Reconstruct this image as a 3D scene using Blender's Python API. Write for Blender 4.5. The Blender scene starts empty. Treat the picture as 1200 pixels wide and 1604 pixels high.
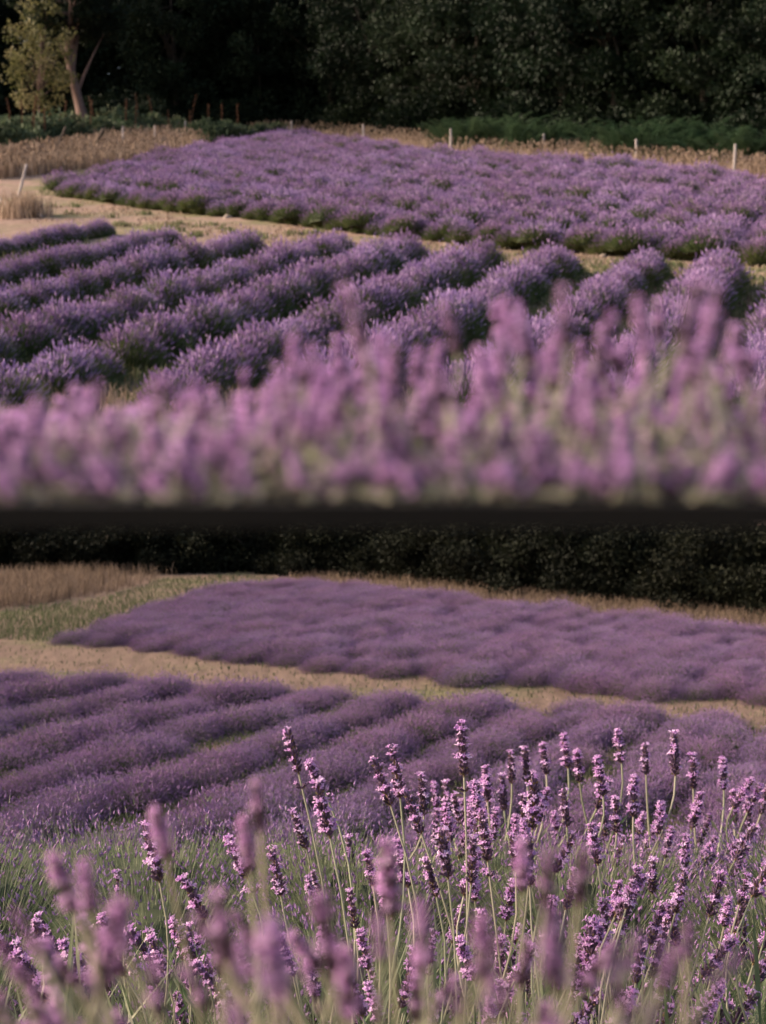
import bpy, math, random
import numpy as np
from mathutils import Vector, Matrix

random.seed(7)
rng = np.random.default_rng(11)
scene = bpy.context.scene
C = scene.collection

# ------------------------------------------------------------------ camera
HFOV = math.radians(24.0)
F = 600.0 / math.tan(HFOV / 2)            # focal length in pixels of the 1200 px wide photograph
PITCH = math.atan((802 - 680) / F)        # level horizon of the lower field lies at pixel row 680
EYE = 1.6
cam_d = bpy.data.cameras.new("camera")
cam = bpy.data.objects.new("camera", cam_d)
C.objects.link(cam)
cam.location = (0, 0, EYE)
cam.rotation_euler = (math.pi / 2 - PITCH, 0, 0)
cam_d.sensor_fit = 'HORIZONTAL'
cam_d.sensor_width = 36.0
cam_d.lens = 18.0 / math.tan(HFOV / 2)
cam_d.clip_start = 0.05
cam_d.clip_end = 3000
cam_d.dof.use_dof = True
cam_d.dof.focus_distance = 2.6
cam_d.dof.aperture_fstop = 19.0
scene.camera = cam

# ------------------------------------------------------------------ world and sun
SUN_EL = math.radians(24)
SUN_AZ = math.atan2(-0.95, 0.22)          # from the left, slightly ahead
world = bpy.data.worlds.new("World")
scene.world = world
world.use_nodes = True
wn = world.node_tree.nodes
wl = world.node_tree.links
wn.clear()
wo = wn.new('ShaderNodeOutputWorld')
wb = wn.new('ShaderNodeBackground')
ws = wn.new('ShaderNodeTexSky')
ws.sky_type = 'NISHITA'
ws.sun_disc = False
ws.sun_elevation = SUN_EL
ws.sun_rotation = SUN_AZ
ws.dust_density = 5.0
ws.air_density = 0.7
ws.ozone_density = 0.3
wb.inputs['Strength'].default_value = 0.12
wl.new(ws.outputs[0], wb.inputs['Color'])
wl.new(wb.outputs[0], wo.inputs['Surface'])

sun_d = bpy.data.lights.new("sun", 'SUN')
sun_d.energy = 2.4
sun_d.angle = math.radians(5.0)
sun_d.color = (1.0, 0.80, 0.66)
sun = bpy.data.objects.new("sun", sun_d)
C.objects.link(sun)
to_sun = Vector((math.sin(SUN_AZ) * math.cos(SUN_EL), math.cos(SUN_AZ) * math.cos(SUN_EL), math.sin(SUN_EL)))
sun.rotation_euler = to_sun.to_track_quat('Z', 'Y').to_euler()
sun.location = (-30, 10, 30)

scene.view_settings.view_transform = 'Standard'
scene.view_settings.look = 'None'
scene.view_settings.gamma = 1.0
scene.view_settings.exposure = 1.22
scene.view_settings.use_curve_mapping = False
scene.render.engine = 'CYCLES'
scene.cycles.max_bounces = 5
scene.cycles.diffuse_bounces = 3
scene.cycles.glossy_bounces = 2
scene.cycles.transmission_bounces = 3

# ------------------------------------------------------------------ geometry of the place
def ray(x, y):
    a = (x - 600) / F
    b = (802 - y) / F
    c, s = math.cos(PITCH), math.sin(PITCH)
    return np.array([a, c + b * s, -s + b * c])

SLOPE = math.tan(math.atan((802 - 120) / F) - PITCH)   # the hillside's rise
DROP = 4.63
def hill_z(y):
    return EYE - DROP + SLOPE * y
def up(x, y):                       # photo pixel -> point on the hillside
    r = ray(x, y)
    return r * (-DROP / (r[2] - SLOPE * r[1])) + np.array([0, 0, EYE])
def lo(x, y):                       # photo pixel -> point on the lower field
    r = ray(x, y)
    return r * (-EYE / r[2]) + np.array([0, 0, EYE])
def at(x, y, d):                    # photo pixel at a given distance along y
    r = ray(x, y)
    return r * (d / r[1]) + np.array([0, 0, EYE])
def low_z(y):
    if y < 3.2: return 0.68
    if y < 6.2:
        t = (y - 3.2) / 3.0
        return 0.68 * (1 - t * t * (3 - 2 * t))
    return 0.0
def hill_at(px, d):                 # point on the hillside in pixel column px, d metres out
    return np.array([(px - 600) / F * d, d, hill_z(d)])

# ------------------------------------------------------------------ mesh helpers
def make_mesh(name, v, f, mats, mi=None, tint=None, smooth=False):
    v = np.asarray(v, dtype=np.float32)
    f = np.asarray(f, dtype=np.int32)
    k = f.shape[1]
    me = bpy.data.meshes.new(name)
    me.vertices.add(len(v))
    me.vertices.foreach_set('co', v.ravel())
    me.loops.add(len(f) * k)
    me.loops.foreach_set('vertex_index', f.ravel())
    me.polygons.add(len(f))
    me.polygons.foreach_set('loop_start', np.arange(len(f), dtype=np.int32) * k)
    if mi is not None:
        me.polygons.foreach_set('material_index', np.asarray(mi, dtype=np.int32))
    me.polygons.foreach_set('use_smooth', np.full(len(f), smooth, dtype=bool))
    for m in mats:
        me.materials.append(m)
    if tint is not None:
        at_ = me.attributes.new('tint', 'FLOAT', 'POINT')
        at_.data.foreach_set('value', np.asarray(tint, dtype=np.float32))
    me.update(calc_edges=True)
    me.validate()
    return me

class Bag:                          # collects triangle soups
    def __init__(self):
        self.v, self.f, self.m, self.t, self.n = [], [], [], [], 0
    def add(self, v, f, m=0, t=None):
        v = np.asarray(v, dtype=np.float32).reshape(-1, 3)
        f = np.asarray(f, dtype=np.int32).reshape(-1, 3)
        self.v.append(v)
        self.f.append(f + self.n)
        self.m.append(np.full(len(f), m))
        self.t.append(np.full(len(v), 0.5) if t is None else np.broadcast_to(np.asarray(t, dtype=np.float32), (len(v),)))
        self.n += len(v)
    def scatter(self, tv, tf, R, pos, m=0, t=None):
        """copies of the template tv/tf, R: (N,3,3) matrices, pos: (N,3)"""
        N = len(pos)
        tv = np.asarray(tv, dtype=np.float32)
        tf = np.asarray(tf, dtype=np.int32)
        v = np.einsum('nij,kj->nki', R, tv) + np.asarray(pos)[:, None, :]
        f = tf[None] + (np.arange(N) * len(tv))[:, None, None]
        if t is None:
            t = rng.random(N)
        self.add(v.reshape(-1, 3), f.reshape(-1, 3), m, np.repeat(t, len(tv)))
    def mesh(self, name, mats, smooth=False):
        return make_mesh(name, np.concatenate(self.v), np.concatenate(self.f), mats, np.concatenate(self.m),
                         np.concatenate(self.t), smooth)

def norm(a):
    return a / np.maximum(np.linalg.norm(a, axis=-1, keepdims=True), 1e-9)

def frames(d, sx=1.0, sz=1.0, roll=None):
    """(N,3,3) matrices whose z axis points along d, scaled"""
    d = norm(np.asarray(d, dtype=float))
    N = len(d)
    ref = np.where(np.abs(d[:, 2:3]) > 0.9, np.array([[1.0, 0, 0]]), np.array([[0, 0, 1.0]]))
    x = norm(np.cross(ref, d))
    y = np.cross(d, x)
    a = rng.random(N) * 2 * np.pi if roll is None else roll
    ca, sa = np.cos(a)[:, None], np.sin(a)[:, None]
    x2, y2 = x * ca + y * sa, -x * sa + y * ca
    sx = np.broadcast_to(sx, (N,))[:, None]
    sz = np.broadcast_to(sz, (N,))[:, None]
    return np.stack([x2 * sx, y2 * sx, d * sz], axis=2)

def tube(path, radii, sides=6):
    path = np.asarray(path, dtype=float)
    n = len(path)
    tg = norm(np.gradient(path, axis=0))
    ref = np.array([0.31, 0.95, 0.05])
    v, f = [], []
    for i in range(n):
        x = norm(np.cross(ref, tg[i]))
        y = np.cross(tg[i], x)
        for k in range(sides):
            a = 2 * math.pi * k / sides
            v.append(path[i] + radii[i] * (math.cos(a) * x + math.sin(a) * y))
    for i in range(n - 1):
        for k in range(sides):
            a, b = i * sides + k, i * sides + (k + 1) % sides
            f += [(a, b, b + sides), (a, b + sides, a + sides)]
    for k in range(1, sides - 1):
        f.append((0, k + 1, k))
        o = (n - 1) * sides
        f.append((o, o + k, o + k + 1))
    return np.array(v), np.array(f)

def link(o, parent=None):
    C.objects.link(o)
    if parent is not None:
        o.parent = parent
    return o
def obj(name, me, parent=None, loc=None):
    o = bpy.data.objects.new(name, me)
    if loc is not None:
        o.location = loc
    return link(o, parent)
def empty(name, loc=(0, 0, 0), rz=0):
    o = bpy.data.objects.new(name, None)
    o.location = loc
    o.rotation_euler = (0, 0, rz)
    o.empty_display_size = 0.1
    return link(o)
def tag(o, label, cat, group=None):
    o['label'] = label
    o['category'] = cat
    if group:
        o['group'] = group
    return o

# ------------------------------------------------------------------ materials
def mat_tint(name, cols, rough=0.7, trans=0.0, spec=0.2, objvar=0.0, noise=None):
    """colour ramp over the per-piece tint attribute, optional translucency and per-object variation"""
    m = bpy.data.materials.new(name)
    m.use_nodes = True
    n, l = m.node_tree.nodes, m.node_tree.links
    b = n['Principled BSDF']
    b.inputs['Roughness'].default_value = rough
    b.inputs['Specular IOR Level'].default_value = spec
    at_ = n.new('ShaderNodeAttribute')
    at_.attribute_name = 'tint'
    rp = n.new('ShaderNodeValToRGB')
    el = rp.color_ramp.elements
    for i, c in enumerate(cols):
        p = i / max(1, len(cols) - 1)
        e = el[i] if i < 2 else el.new(p)
        e.position = p
        e.color = (*c, 1)
    fac = at_.outputs['Fac']
    if noise:
        tc = n.new('ShaderNodeTexCoord')
        nz = n.new('ShaderNodeTexNoise')
        nz.inputs['Scale'].default_value = noise
        nz.inputs['Detail'].default_value = 4
        l.new(tc.outputs['Object'], nz.inputs['Vector'])
        ma = n.new('ShaderNodeMath'); ma.operation = 'MULTIPLY_ADD'
        ma.inputs[1].default_value = 0.7
        l.new(nz.outputs['Fac'], ma.inputs[0])
        mb = n.new('ShaderNodeMath'); mb.operation = 'MULTIPLY_ADD'
        mb.inputs[1].default_value = 0.5
        mb.inputs[2].default_value = -0.1
        l.new(fac, mb.inputs[0])
        l.new(mb.outputs[0], ma.inputs[2])
        fac = ma.outputs[0]
    l.new(fac, rp.inputs['Fac'])
    col = rp.outputs['Color']
    if objvar > 0:
        oi = n.new('ShaderNodeObjectInfo')
        mr = n.new('ShaderNodeMapRange')
        mr.inputs['To Min'].default_value = 1 - objvar
        mr.inputs['To Max'].default_value = 1 + objvar
        l.new(oi.outputs['Random'], mr.inputs['Value'])
        hs = n.new('ShaderNodeHueSaturation')
        l.new(mr.outputs[0], hs.inputs['Value'])
        mr2 = n.new('ShaderNodeMapRange')
        mr2.inputs['To Min'].default_value = 0.5 + 0.02
        mr2.inputs['To Max'].default_value = 0.5 - 0.02
        l.new(oi.outputs['Random'], mr2.inputs['Value'])
        l.new(mr2.outputs[0], hs.inputs['Hue'])
        l.new(col, hs.inputs['Color'])
        col = hs.outputs[0]
    l.new(col, b.inputs['Base Color'])
    if trans > 0:
        tr = n.new('ShaderNodeBsdfTranslucent')
        l.new(col, tr.inputs['Color'])
        mx = n.new('ShaderNodeMixShader')
        mx.inputs[0].default_value = trans
        l.new(b.outputs[0], mx.inputs[1])
        l.new(tr.outputs[0], mx.inputs[2])
        l.new(mx.outputs[0], n['Material Output'].inputs['Surface'])
    return m

def mat_ground(name, soil, soil2, grass, dry, grass_amount=0.5, scale=1.0):
    m = bpy.data.materials.new(name)
    m.use_nodes = True
    n, l = m.node_tree.nodes, m.node_tree.links
    b = n['Principled BSDF']
    b.inputs['Roughness'].default_value = 0.95
    b.inputs['Specular IOR Level'].default_value = 0.05
    tc = n.new('ShaderNodeTexCoord')
    def noise(s, d=6, st=None):
        z = n.new('ShaderNodeTexNoise')
        z.inputs['Scale'].default_value = s * scale
        z.inputs['Detail'].default_value = d
        z.inputs['Roughness'].default_value = 0.65
        if st:
            mp = n.new('ShaderNodeMapping')
            mp.inputs['Scale'].default_value = st
            mp.inputs['Rotation'].default_value = (0, 0, 0.5)
            l.new(tc.outputs['Object'], mp.inputs['Vector'])
            l.new(mp.outputs[0], z.inputs['Vector'])
        else:
            l.new(tc.outputs['Object'], z.inputs['Vector'])
        return z.outputs['Fac']
    def ramp(src, p0, p1, c0=(0, 0, 0), c1=(1, 1, 1)):
        r = n.new('ShaderNodeValToRGB')
        r.color_ramp.elements[0].position = p0
        r.color_ramp.elements[1].position = p1
        r.color_ramp.elements[0].color = (*c0, 1)
        r.color_ramp.elements[1].color = (*c1, 1)
        l.new(src, r.inputs['Fac'])
        return r.outputs['Color']
    def mix(fac, a, c):
        x = n.new('ShaderNodeMix'); x.data_type = 'RGBA'
        l.new(fac, x.inputs[0]); l.new(a, x.inputs[6]); l.new(c, x.inputs[7])
        return x.outputs[2]
    soilc = ramp(noise(1.3, 8, (3.0, 0.6, 1)), 0.35, 0.65, soil, soil2)
    gr = ramp(noise(5.0), 0.35, 0.65, grass, dry)
    patch = ramp(noise(0.35, 7), 0.62 - 0.22 * grass_amount, 0.72 - 0.12 * grass_amount)
    colr = mix(patch, soilc, gr)
    l.new(colr, b.inputs['Base Color'])
    bp = n.new('ShaderNodeBump')
    bp.inputs['Strength'].default_value = 0.6
    bp.inputs['Distance'].default_value = 0.05
    l.new(noise(9.0, 8), bp.inputs['Height'])
    l.new(bp.outputs[0], b.inputs['Normal'])
    return m

M_FLOWER = mat_tint('lavender_flower', [(0.21, 0.125, 0.26), (0.39, 0.24, 0.45), (0.64, 0.45, 0.64)], 0.75, 0.25, 0.1, 0.17)
M_FLOWER_SOFT = mat_tint('lavender_flower_fine', [(0.27, 0.155, 0.30), (0.32, 0.19, 0.35), (0.37, 0.225, 0.39)], 0.85, 0.2, 0.05, 0.06)
M_STEMG = mat_tint('lavender_green', [(0.07, 0.10, 0.035), (0.12, 0.155, 0.06), (0.20, 0.21, 0.10)], 0.8, 0.2, 0.1, 0.08)
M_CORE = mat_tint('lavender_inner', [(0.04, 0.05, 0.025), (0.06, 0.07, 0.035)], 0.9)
M_PETAL = mat_tint('petal', [(0.52, 0.24, 0.58), (0.72, 0.40, 0.72), (0.90, 0.64, 0.87)], 0.6, 0.35, 0.2)
M_CALYX = mat_tint('calyx', [(0.07, 0.045, 0.055), (0.13, 0.075, 0.12), (0.22, 0.14, 0.21)], 0.8, 0.1, 0.1)
M_BRACT = mat_tint('bract', [(0.18, 0.11, 0.06), (0.26, 0.2, 0.1)], 0.85, 0.15, 0.1)
M_STEM = mat_tint('flower_stalk', [(0.33, 0.32, 0.21), (0.46, 0.41, 0.31), (0.40, 0.40, 0.26)], 0.65, 0.15, 0.2, 0.15)
M_LEAF = mat_tint('lavender_leaf', [(0.10, 0.15, 0.07), (0.19, 0.22, 0.12), (0.33, 0.32, 0.22)], 0.7, 0.3, 0.15, 0.1)
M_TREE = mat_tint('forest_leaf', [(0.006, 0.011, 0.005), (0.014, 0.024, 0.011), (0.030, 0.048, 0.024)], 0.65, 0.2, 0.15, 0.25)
M_TREE_LIT = mat_tint('sunlit_leaf', [(0.05, 0.06, 0.02), (0.13, 0.125, 0.05), (0.24, 0.21, 0.11)], 0.6, 0.35, 0.15)  # sunlight on the small tree is put into this leaf colour
M_BARK = mat_tint('bark', [(0.10, 0.065, 0.052), (0.25, 0.165, 0.14)], 0.9, noise=3.0)
M_BARK_D = mat_tint('dark_bark', [(0.035, 0.028, 0.022), (0.08, 0.065, 0.05)], 0.9, noise=3.0)
M_FERN = mat_tint('bracken_leaf', [(0.04, 0.07, 0.035), (0.07, 0.12, 0.06), (0.11, 0.17, 0.09)], 0.7, 0.25, 0.15, 0.15)
M_BRAMBLE = mat_tint('bramble_leaf', [(0.05, 0.075, 0.04), (0.09, 0.12, 0.065), (0.16, 0.17, 0.09)], 0.7, 0.25, 0.15, 0.2)
M_DRY = mat_tint('dry_grass_blade', [(0.18, 0.125, 0.085), (0.33, 0.24, 0.17), (0.50, 0.38, 0.29)], 0.8, 0.3, 0.1)
M_DRY_D = mat_tint('brown_grass_blade', [(0.09, 0.065, 0.045), (0.17, 0.12, 0.085), (0.26, 0.19, 0.14)], 0.85, 0.3, 0.1)
M_GRASS_D = mat_tint('dull_grass_blade', [(0.05, 0.065, 0.03), (0.085, 0.10, 0.05), (0.14, 0.14, 0.08)], 0.85, 0.3, 0.1)
M_GRASS = mat_tint('green_grass_blade', [(0.08, 0.105, 0.045), (0.14, 0.155, 0.07), (0.26, 0.23, 0.13)], 0.8, 0.3, 0.1)
M_RUST = mat_tint('dock_seed', [(0.10, 0.05, 0.03), (0.19, 0.10, 0.06)], 0.9, 0.1, 0.05)
M_POST = mat_tint('weathered_post', [(0.28, 0.235, 0.21), (0.55, 0.47, 0.44)], 0.85, noise=6.0)
M_POST_D = mat_tint('dark_post', [(0.03, 0.022, 0.018), (0.09, 0.065, 0.05)], 0.85, noise=6.0)
M_STONE = mat_tint('pale_stone', [(0.30, 0.23, 0.18), (0.50, 0.40, 0.33)], 0.9, noise=8.0)
M_TIMBER = mat_tint('dark_stained_timber', [(0.008, 0.007, 0.005), (0.022, 0.018, 0.012)], 0.8, noise=20.0)
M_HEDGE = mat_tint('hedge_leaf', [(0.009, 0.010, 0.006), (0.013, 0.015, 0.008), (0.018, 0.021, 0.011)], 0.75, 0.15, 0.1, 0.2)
M_SOIL = mat_tint('potting_soil', [(0.02, 0.015, 0.01), (0.05, 0.035, 0.025)], 0.95, noise=30.0)
M_HILL = mat_ground('hillside_soil', (0.27, 0.18, 0.135), (0.38, 0.265, 0.205), (0.13, 0.14, 0.06), (0.30, 0.24, 0.14), 0.75)
M_LOWG = mat_ground('field_soil', (0.16, 0.11, 0.085), (0.24, 0.165, 0.125), (0.08, 0.09, 0.045), (0.26, 0.21, 0.12), 0.5, 2.0)

# ------------------------------------------------------------------ ground
def sheet(name, ys, zf, mat, x0=-90, x1=90, nx=80, bump=0.04):
    xs = np.linspace(-1, 1, nx)
    xs = np.sign(xs) * np.abs(xs) ** 1.6 * x1
    v, f = [], []
    for y in ys:
        for x in xs:
            z = zf(y) + bump * (math.sin(x * 0.7 + y * 0.31) * math.cos(y * 0.53 - x * 0.2))
            v.append((x, y, z))
    for i in range(len(ys) - 1):
        for j in range(nx - 1):
            a = i * nx + j
            f.append((a, a + 1, a + 1 + nx, a + nx))
    me = make_mesh(name, v, f, [mat], smooth=True)
    o = obj(name, me)
    o['kind'] = 'structure'
    return o
ys = list(np.linspace(-25, 3, 15)) + list(np.linspace(3.2, 6.4, 14)) + list(np.linspace(7, 22.6, 30))
sheet('ground', ys, low_z, M_LOWG, bump=0.01)
LIP = 23.8
def bank_z(y):
    if y < LIP:
        t = max(0.0, (y - 22.3) / (LIP - 22.3))
        return -0.05 + t * (hill_z(LIP) + 0.05)
    return hill_z(y)
ys = list(np.linspace(22.3, LIP, 6)) + list(np.linspace(LIP + 0.6, 60, 50)) + list(np.linspace(61.5, 175, 60)) + [190, 220, 260]
sheet('hillside', ys, bank_z, M_HILL, x1=160, bump=0.03)

# ------------------------------------------------------------------ lavender bushes of the field rows
SPK_V = np.array([(0, 0, 0), (.5, 0, .35), (0, .5, .4), (-.5, 0, .35), (0, -.5, .4), (.05, 0, 1.0)], dtype=float)
SPK_F = np.array([(0, 2, 1), (0, 3, 2), (0, 4, 3), (0, 1, 4), (5, 1, 2), (5, 2, 3), (5, 3, 4), (5, 4, 1)])
BLD_V = np.array([(-.5, 0, 0), (.5, 0, 0), (0, 0.05, 1.0)], dtype=float)
BLD_F = np.array([(0, 1, 2)])

def dome(rx, ry, rz, n=10, m=5):
    v, f = [], []
    for i in range(m):
        ph = i / m * math.pi / 2
        for k in range(n):
            a = 2 * math.pi * k / n
            v.append((rx * math.cos(ph) * math.cos(a), ry * math.cos(ph) * math.sin(a), rz * math.sin(ph)))
    v.append((0, 0, rz))
    for i in range(m - 1):
        for k in range(n):
            a, b = i * n + k, i * n + (k + 1) % n
            f += [(a, b, b + n), (a, b + n, a + n)]
    for k in range(n):
        f.append(((m - 1) * n + k, (m - 1) * n + (k + 1) % n, m * n))
    return np.array(v), np.array(f)

def hemi(n, pmax, power=1.0):
    """directions on a dome: polar angle from the zenith up to pmax"""
    ph = np.arccos(1 - rng.random(n) ** power * (1 - math.cos(pmax)))
    a = rng.random(n) * 2 * np.pi
    return np.stack([np.sin(ph) * np.cos(a), np.sin(ph) * np.sin(a), np.cos(ph)], axis=1), ph

def lav_bush(name, rx, ry, rz, nspk, nbld, ls, ws, mats, stretch=1, soft=False):
    """one bush (or a run of `stretch` bushes along x); returns foliage mesh and flower mesh"""
    fol, flo = Bag(), Bag()
    for s in range(stretch):
        ox = (s - (stretch - 1) / 2) * rx * 1.25
        sc = rng.uniform(0.9, 1.1)
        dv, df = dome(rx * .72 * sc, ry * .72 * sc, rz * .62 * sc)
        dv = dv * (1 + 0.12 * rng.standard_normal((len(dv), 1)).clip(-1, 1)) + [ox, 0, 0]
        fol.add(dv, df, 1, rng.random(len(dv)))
        # green leaves and stems all round, down to the ground
        d, ph = hemi(nbld, math.radians(93))
        st = np.stack([d[:, 0] * rx * .62, d[:, 1] * ry * .62, d[:, 2] * rz * .35], 1) * sc + [ox, 0, 0.0]
        dd = norm(d * [1, 1, 0.9] + [0, 0, .45] + rng.normal(0, .12, (nbld, 3)))
        L = rng.uniform(.35, .75, nbld) * rz
        fol.scatter(BLD_V, BLD_F, frames(dd, ws * .8, L), st, 0)
        # flower spikes over the top and shoulders, on stems
        d, ph = hemi(nspk, math.radians(82), 0.95)
        if not soft:
            kp = rng.random(nspk) < np.interp(ph, [.6, 1.0, 1.43], [1, .75, .12]) * (1 - .55 * (np.sin(d[:, 0] * 7 + s * 3) * np.sin(d[:, 1] * 6 + 1) > .35))
            d, ph = d[kp], ph[kp]
        nspk_ = len(d)
        lump = 1 + .07 * np.sin(d[:, 0] * 9 + s * 2.1) * np.cos(d[:, 1] * 8 + s)
        r = rng.normal(.93, .135 if not soft else .22, nspk_) * lump
        p = np.stack([d[:, 0] * rx * r, d[:, 1] * ry * r, d[:, 2] * rz * r * .95 + .05 * rz], 1) * sc + [ox, 0, 0]
        dd = norm(d * [1, 1, 1.1] + [0, 0, .35] + rng.normal(0, .16, (nspk_, 3)))
        sl = rng.uniform(.6, 1.4, nspk_)
        t = np.clip(rng.normal(.5, .22, nspk_), 0, 1)
        flo.scatter(SPK_V, SPK_F, frames(dd, ws * sl, ls * sl), p, 0, t)
        fol.scatter(BLD_V * [1, 1, 1], BLD_F, frames(dd, ws * .35, ls * 2.2), p - dd * (ls * 1.9), 0)
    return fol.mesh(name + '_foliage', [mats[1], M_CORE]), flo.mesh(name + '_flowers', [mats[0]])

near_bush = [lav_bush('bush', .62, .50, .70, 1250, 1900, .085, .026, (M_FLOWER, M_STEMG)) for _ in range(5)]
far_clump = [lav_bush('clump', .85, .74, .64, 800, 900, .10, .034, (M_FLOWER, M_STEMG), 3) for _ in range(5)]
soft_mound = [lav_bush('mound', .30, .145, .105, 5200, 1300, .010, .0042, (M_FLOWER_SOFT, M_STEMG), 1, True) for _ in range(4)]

def plant_part(variant, parent, loc, rz, sc):
    b = obj('lavender_bush', variant[0], parent, loc)
    b.rotation_euler = (0, 0, rz)
    b.scale = sc
    fl = obj('flower_spikes', variant[1], b)
    fl['kind'] = 'stuff'
    return b

def row_thing(p0, p1, step, variants, label, group, zf, size=1.0, taper_end=True, cat='lavender row'):
    p0, p1 = np.asarray(p0), np.asarray(p1)
    L = float(np.linalg.norm((p1 - p0)[:2]))
    ang = math.atan2(p1[1] - p0[1], p1[0] - p0[0])
    root = empty('lavender_row', (p0[0], p0[1], zf(p0[1])))
    tag(root, label, cat, group)
    n = max(1, int(L / step) + 1)
    for i in range(n):
        q = p0 + (p1 - p0) * min(1.0, i * step / max(L, 1e-6))
        off = rng.normal(0, .05 * size, 2)
        x, y = q[0] + off[0], q[1] + off[1]
        if size > .5 and step < 1 and zf is hill_z and i > 1 and rng.random() < .05:
            continue
        s = size * rng.uniform(.78, 1.14) * (0.92 if (i == 0 and taper_end) else 1)
        plant_part(variants[rng.integers(len(variants))], root,
                   (x - p0[0], y - p0[1], zf(y) - zf(p0[1]) - .02), ang + (math.pi if rng.random() < .5 else 0) + rng.normal(0, .12),
                   (s, s * rng.uniform(.9, 1.05), s * rng.uniform(.88, 1.08)))
    return root

# --- near rows on the hillside: each ends at the tan path
VP = (1420, 120)
D = norm(ray(*VP))
D2 = D[:2] / np.linalg.norm(D[:2])
ends = [(178, 366, .66), (283, 384, .80), (403, 396, .95), (538, 404, .97), (650, 413, 1.0), (765, 422, 1.02), (887, 428, 1.0),
        (1017, 435, .98), (1135, 447, 1.0), (1262, 462, 1.0), (1400, 480, 1.0)]
for (px, py, sz) in ends:
    p = up(px, py)
    p = p - np.array([D2[0], D2[1], 0]) * .5
    # run towards the camera until the bank's lip or well out of the frame on the left
    t = 0.0
    while True:
        q = p[:2] - D2 * t
        if q[1] < LIP + .5 or q[0] < -(.2126 * q[1] + 3.0) or t > 60:
            break
        t += .5
    e = np.array([*(p[:2] - D2 * t), 0])
    row_thing(p, e, .58 * sz, near_bush, 'rounded purple lavender row with green base, its end on the tan hillside path',
              'hillside lavender rows ending at the path', hill_z, sz)

# --- the dense block of rows between the path and the fence
block = [(105, 306), (180, 278), (330, 241), (425, 224), (490, 218), (590, 236), (700, 252), (850, 262), (1000, 275), (1190, 294), (1330, 305),
         (1330, 424), (1200, 412), (1000, 400), (800, 387), (620, 370), (400, 342), (250, 327)]
bw = np.array([up(*b)[:2] for b in block])
def inside(poly, p):
    c = False
    j = len(poly) - 1
    for i in range(len(poly)):
        xi, yi = poly[i]; xj, yj = poly[j]
        if (yi > p[1]) != (yj > p[1]) and p[0] < (xj - xi) * (p[1] - yi) / (yj - yi) + xi:
            c = not c
        j = i
    return c
N2 = np.array([D2[1], -D2[0]])
s0, s1 = (bw @ N2).min(), (bw @ N2).max()
t0, t1 = (bw @ D2).min(), (bw @ D2).max()
SP = 1.5
for k in range(int((s1 - s0) / SP) + 1):
    s = s0 + .5 + k * SP
    ts = [t for t in np.arange(t0, t1, .4) if inside(bw, N2 * s + D2 * t)]
    if len(ts) < 3:
        continue
    a, b = N2 * s + D2 * (ts[0] + .5), N2 * s + D2 * (ts[-1] - .5)
    row_thing(np.array([*a, 0]), np.array([*b, 0]), 2.3, far_clump,
              'lavender row within the dense purple block between tan path and wooden posts',
              'rows of the dense block below the fence', hill_z, .97)

front = [(105, 306), (250, 327), (400, 342), (620, 370), (800, 387), (1000, 400), (1200, 412), (1340, 422)]
fw = [up(x, y + 3) for x, y in front]
head = empty('lavender_row', (fw[0][0], fw[0][1], hill_z(fw[0][1])))
tag(head, 'green sided lavender row edging the dense block along the tan path', 'lavender row')
for a, b in zip(fw[:-1], fw[1:]):
    n = int(np.linalg.norm((b - a)[:2]) / .8)
    for i in range(n):
        q = a + (b - a) * (i + rng.normal(0, .1)) / n
        y = q[1] + rng.normal(0, .12) + .35
        sc = rng.uniform(.72, .98)
        plant_part(near_bush[rng.integers(5)], head, (q[0] - fw[0][0], y - fw[0][1], hill_z(y) - hill_z(fw[0][1]) - .02), rng.random() * 6,
                   (sc, sc, sc * rng.uniform(.85, 1.0)))

# ------------------------------------------------------------------ grasses on the hillside
def blades_mesh(name, pts, h, w, lean, mat, droop=.35, seed_heads=0.0):
    pts = np.asarray(pts, dtype=float)
    n = len(pts)
    H = rng.uniform(h[0], h[1], n)
    a = rng.random(n) * 2 * np.pi
    ld = np.stack([np.cos(a), np.sin(a), np.zeros(n)], 1) * (rng.random(n) * lean)[:, None]
    side = np.stack([-np.sin(a * 1.7), np.cos(a * 1.7), np.zeros(n)], 1) * (w * rng.uniform(.6, 1.3, n))[:, None] * .5
    mid = pts + ld * H[:, None] * .4 + np.array([0, 0, 1]) * (H * .6)[:, None]
    tip = pts + ld * H[:, None] * (1 + droop) + np.array([0, 0, 1]) * (H * (1 - droop * .3))[:, None]
    v = np.stack([pts - side, pts + side, mid - side * .8, mid + side * .8, tip], 1)
    f = np.array([(0, 1, 3), (0, 3, 2), (2, 3, 4)])
    bag = Bag()
    bag.add(v.reshape(-1, 3), (f[None] + (np.arange(n) * 5)[:, None, None]).reshape(-1, 3), 0, np.repeat(rng.random(n), 5))
    if seed_heads > 0:
        k = rng.random(n) < seed_heads
        d = norm(tip - mid)[k]
        bag.scatter(SPK_V, SPK_F, frames(d, w * 2.2, H[k] * .22), tip[k] - d * .02, 0, rng.uniform(.1, .8, k.sum()))
    return bag.mesh(name, [mat])

def sample_poly(poly, n, proj, keep=lambda x, y: 1.0):
    P = np.array(poly, dtype=float)
    lo_, hi_ = P.min(0), P.max(0)
    out = []
    while len(out) < n:
        q = lo_ + rng.random(2) * (hi_ - lo_)
        if inside(P, q) and rng.random() < keep(*q):
            out.append(proj(*q))
    return np.array(out)
def stuff(name, me, label, cat):
    o = obj(name, me)
    o['kind'] = 'stuff'
    return tag(o, label, cat)

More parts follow.
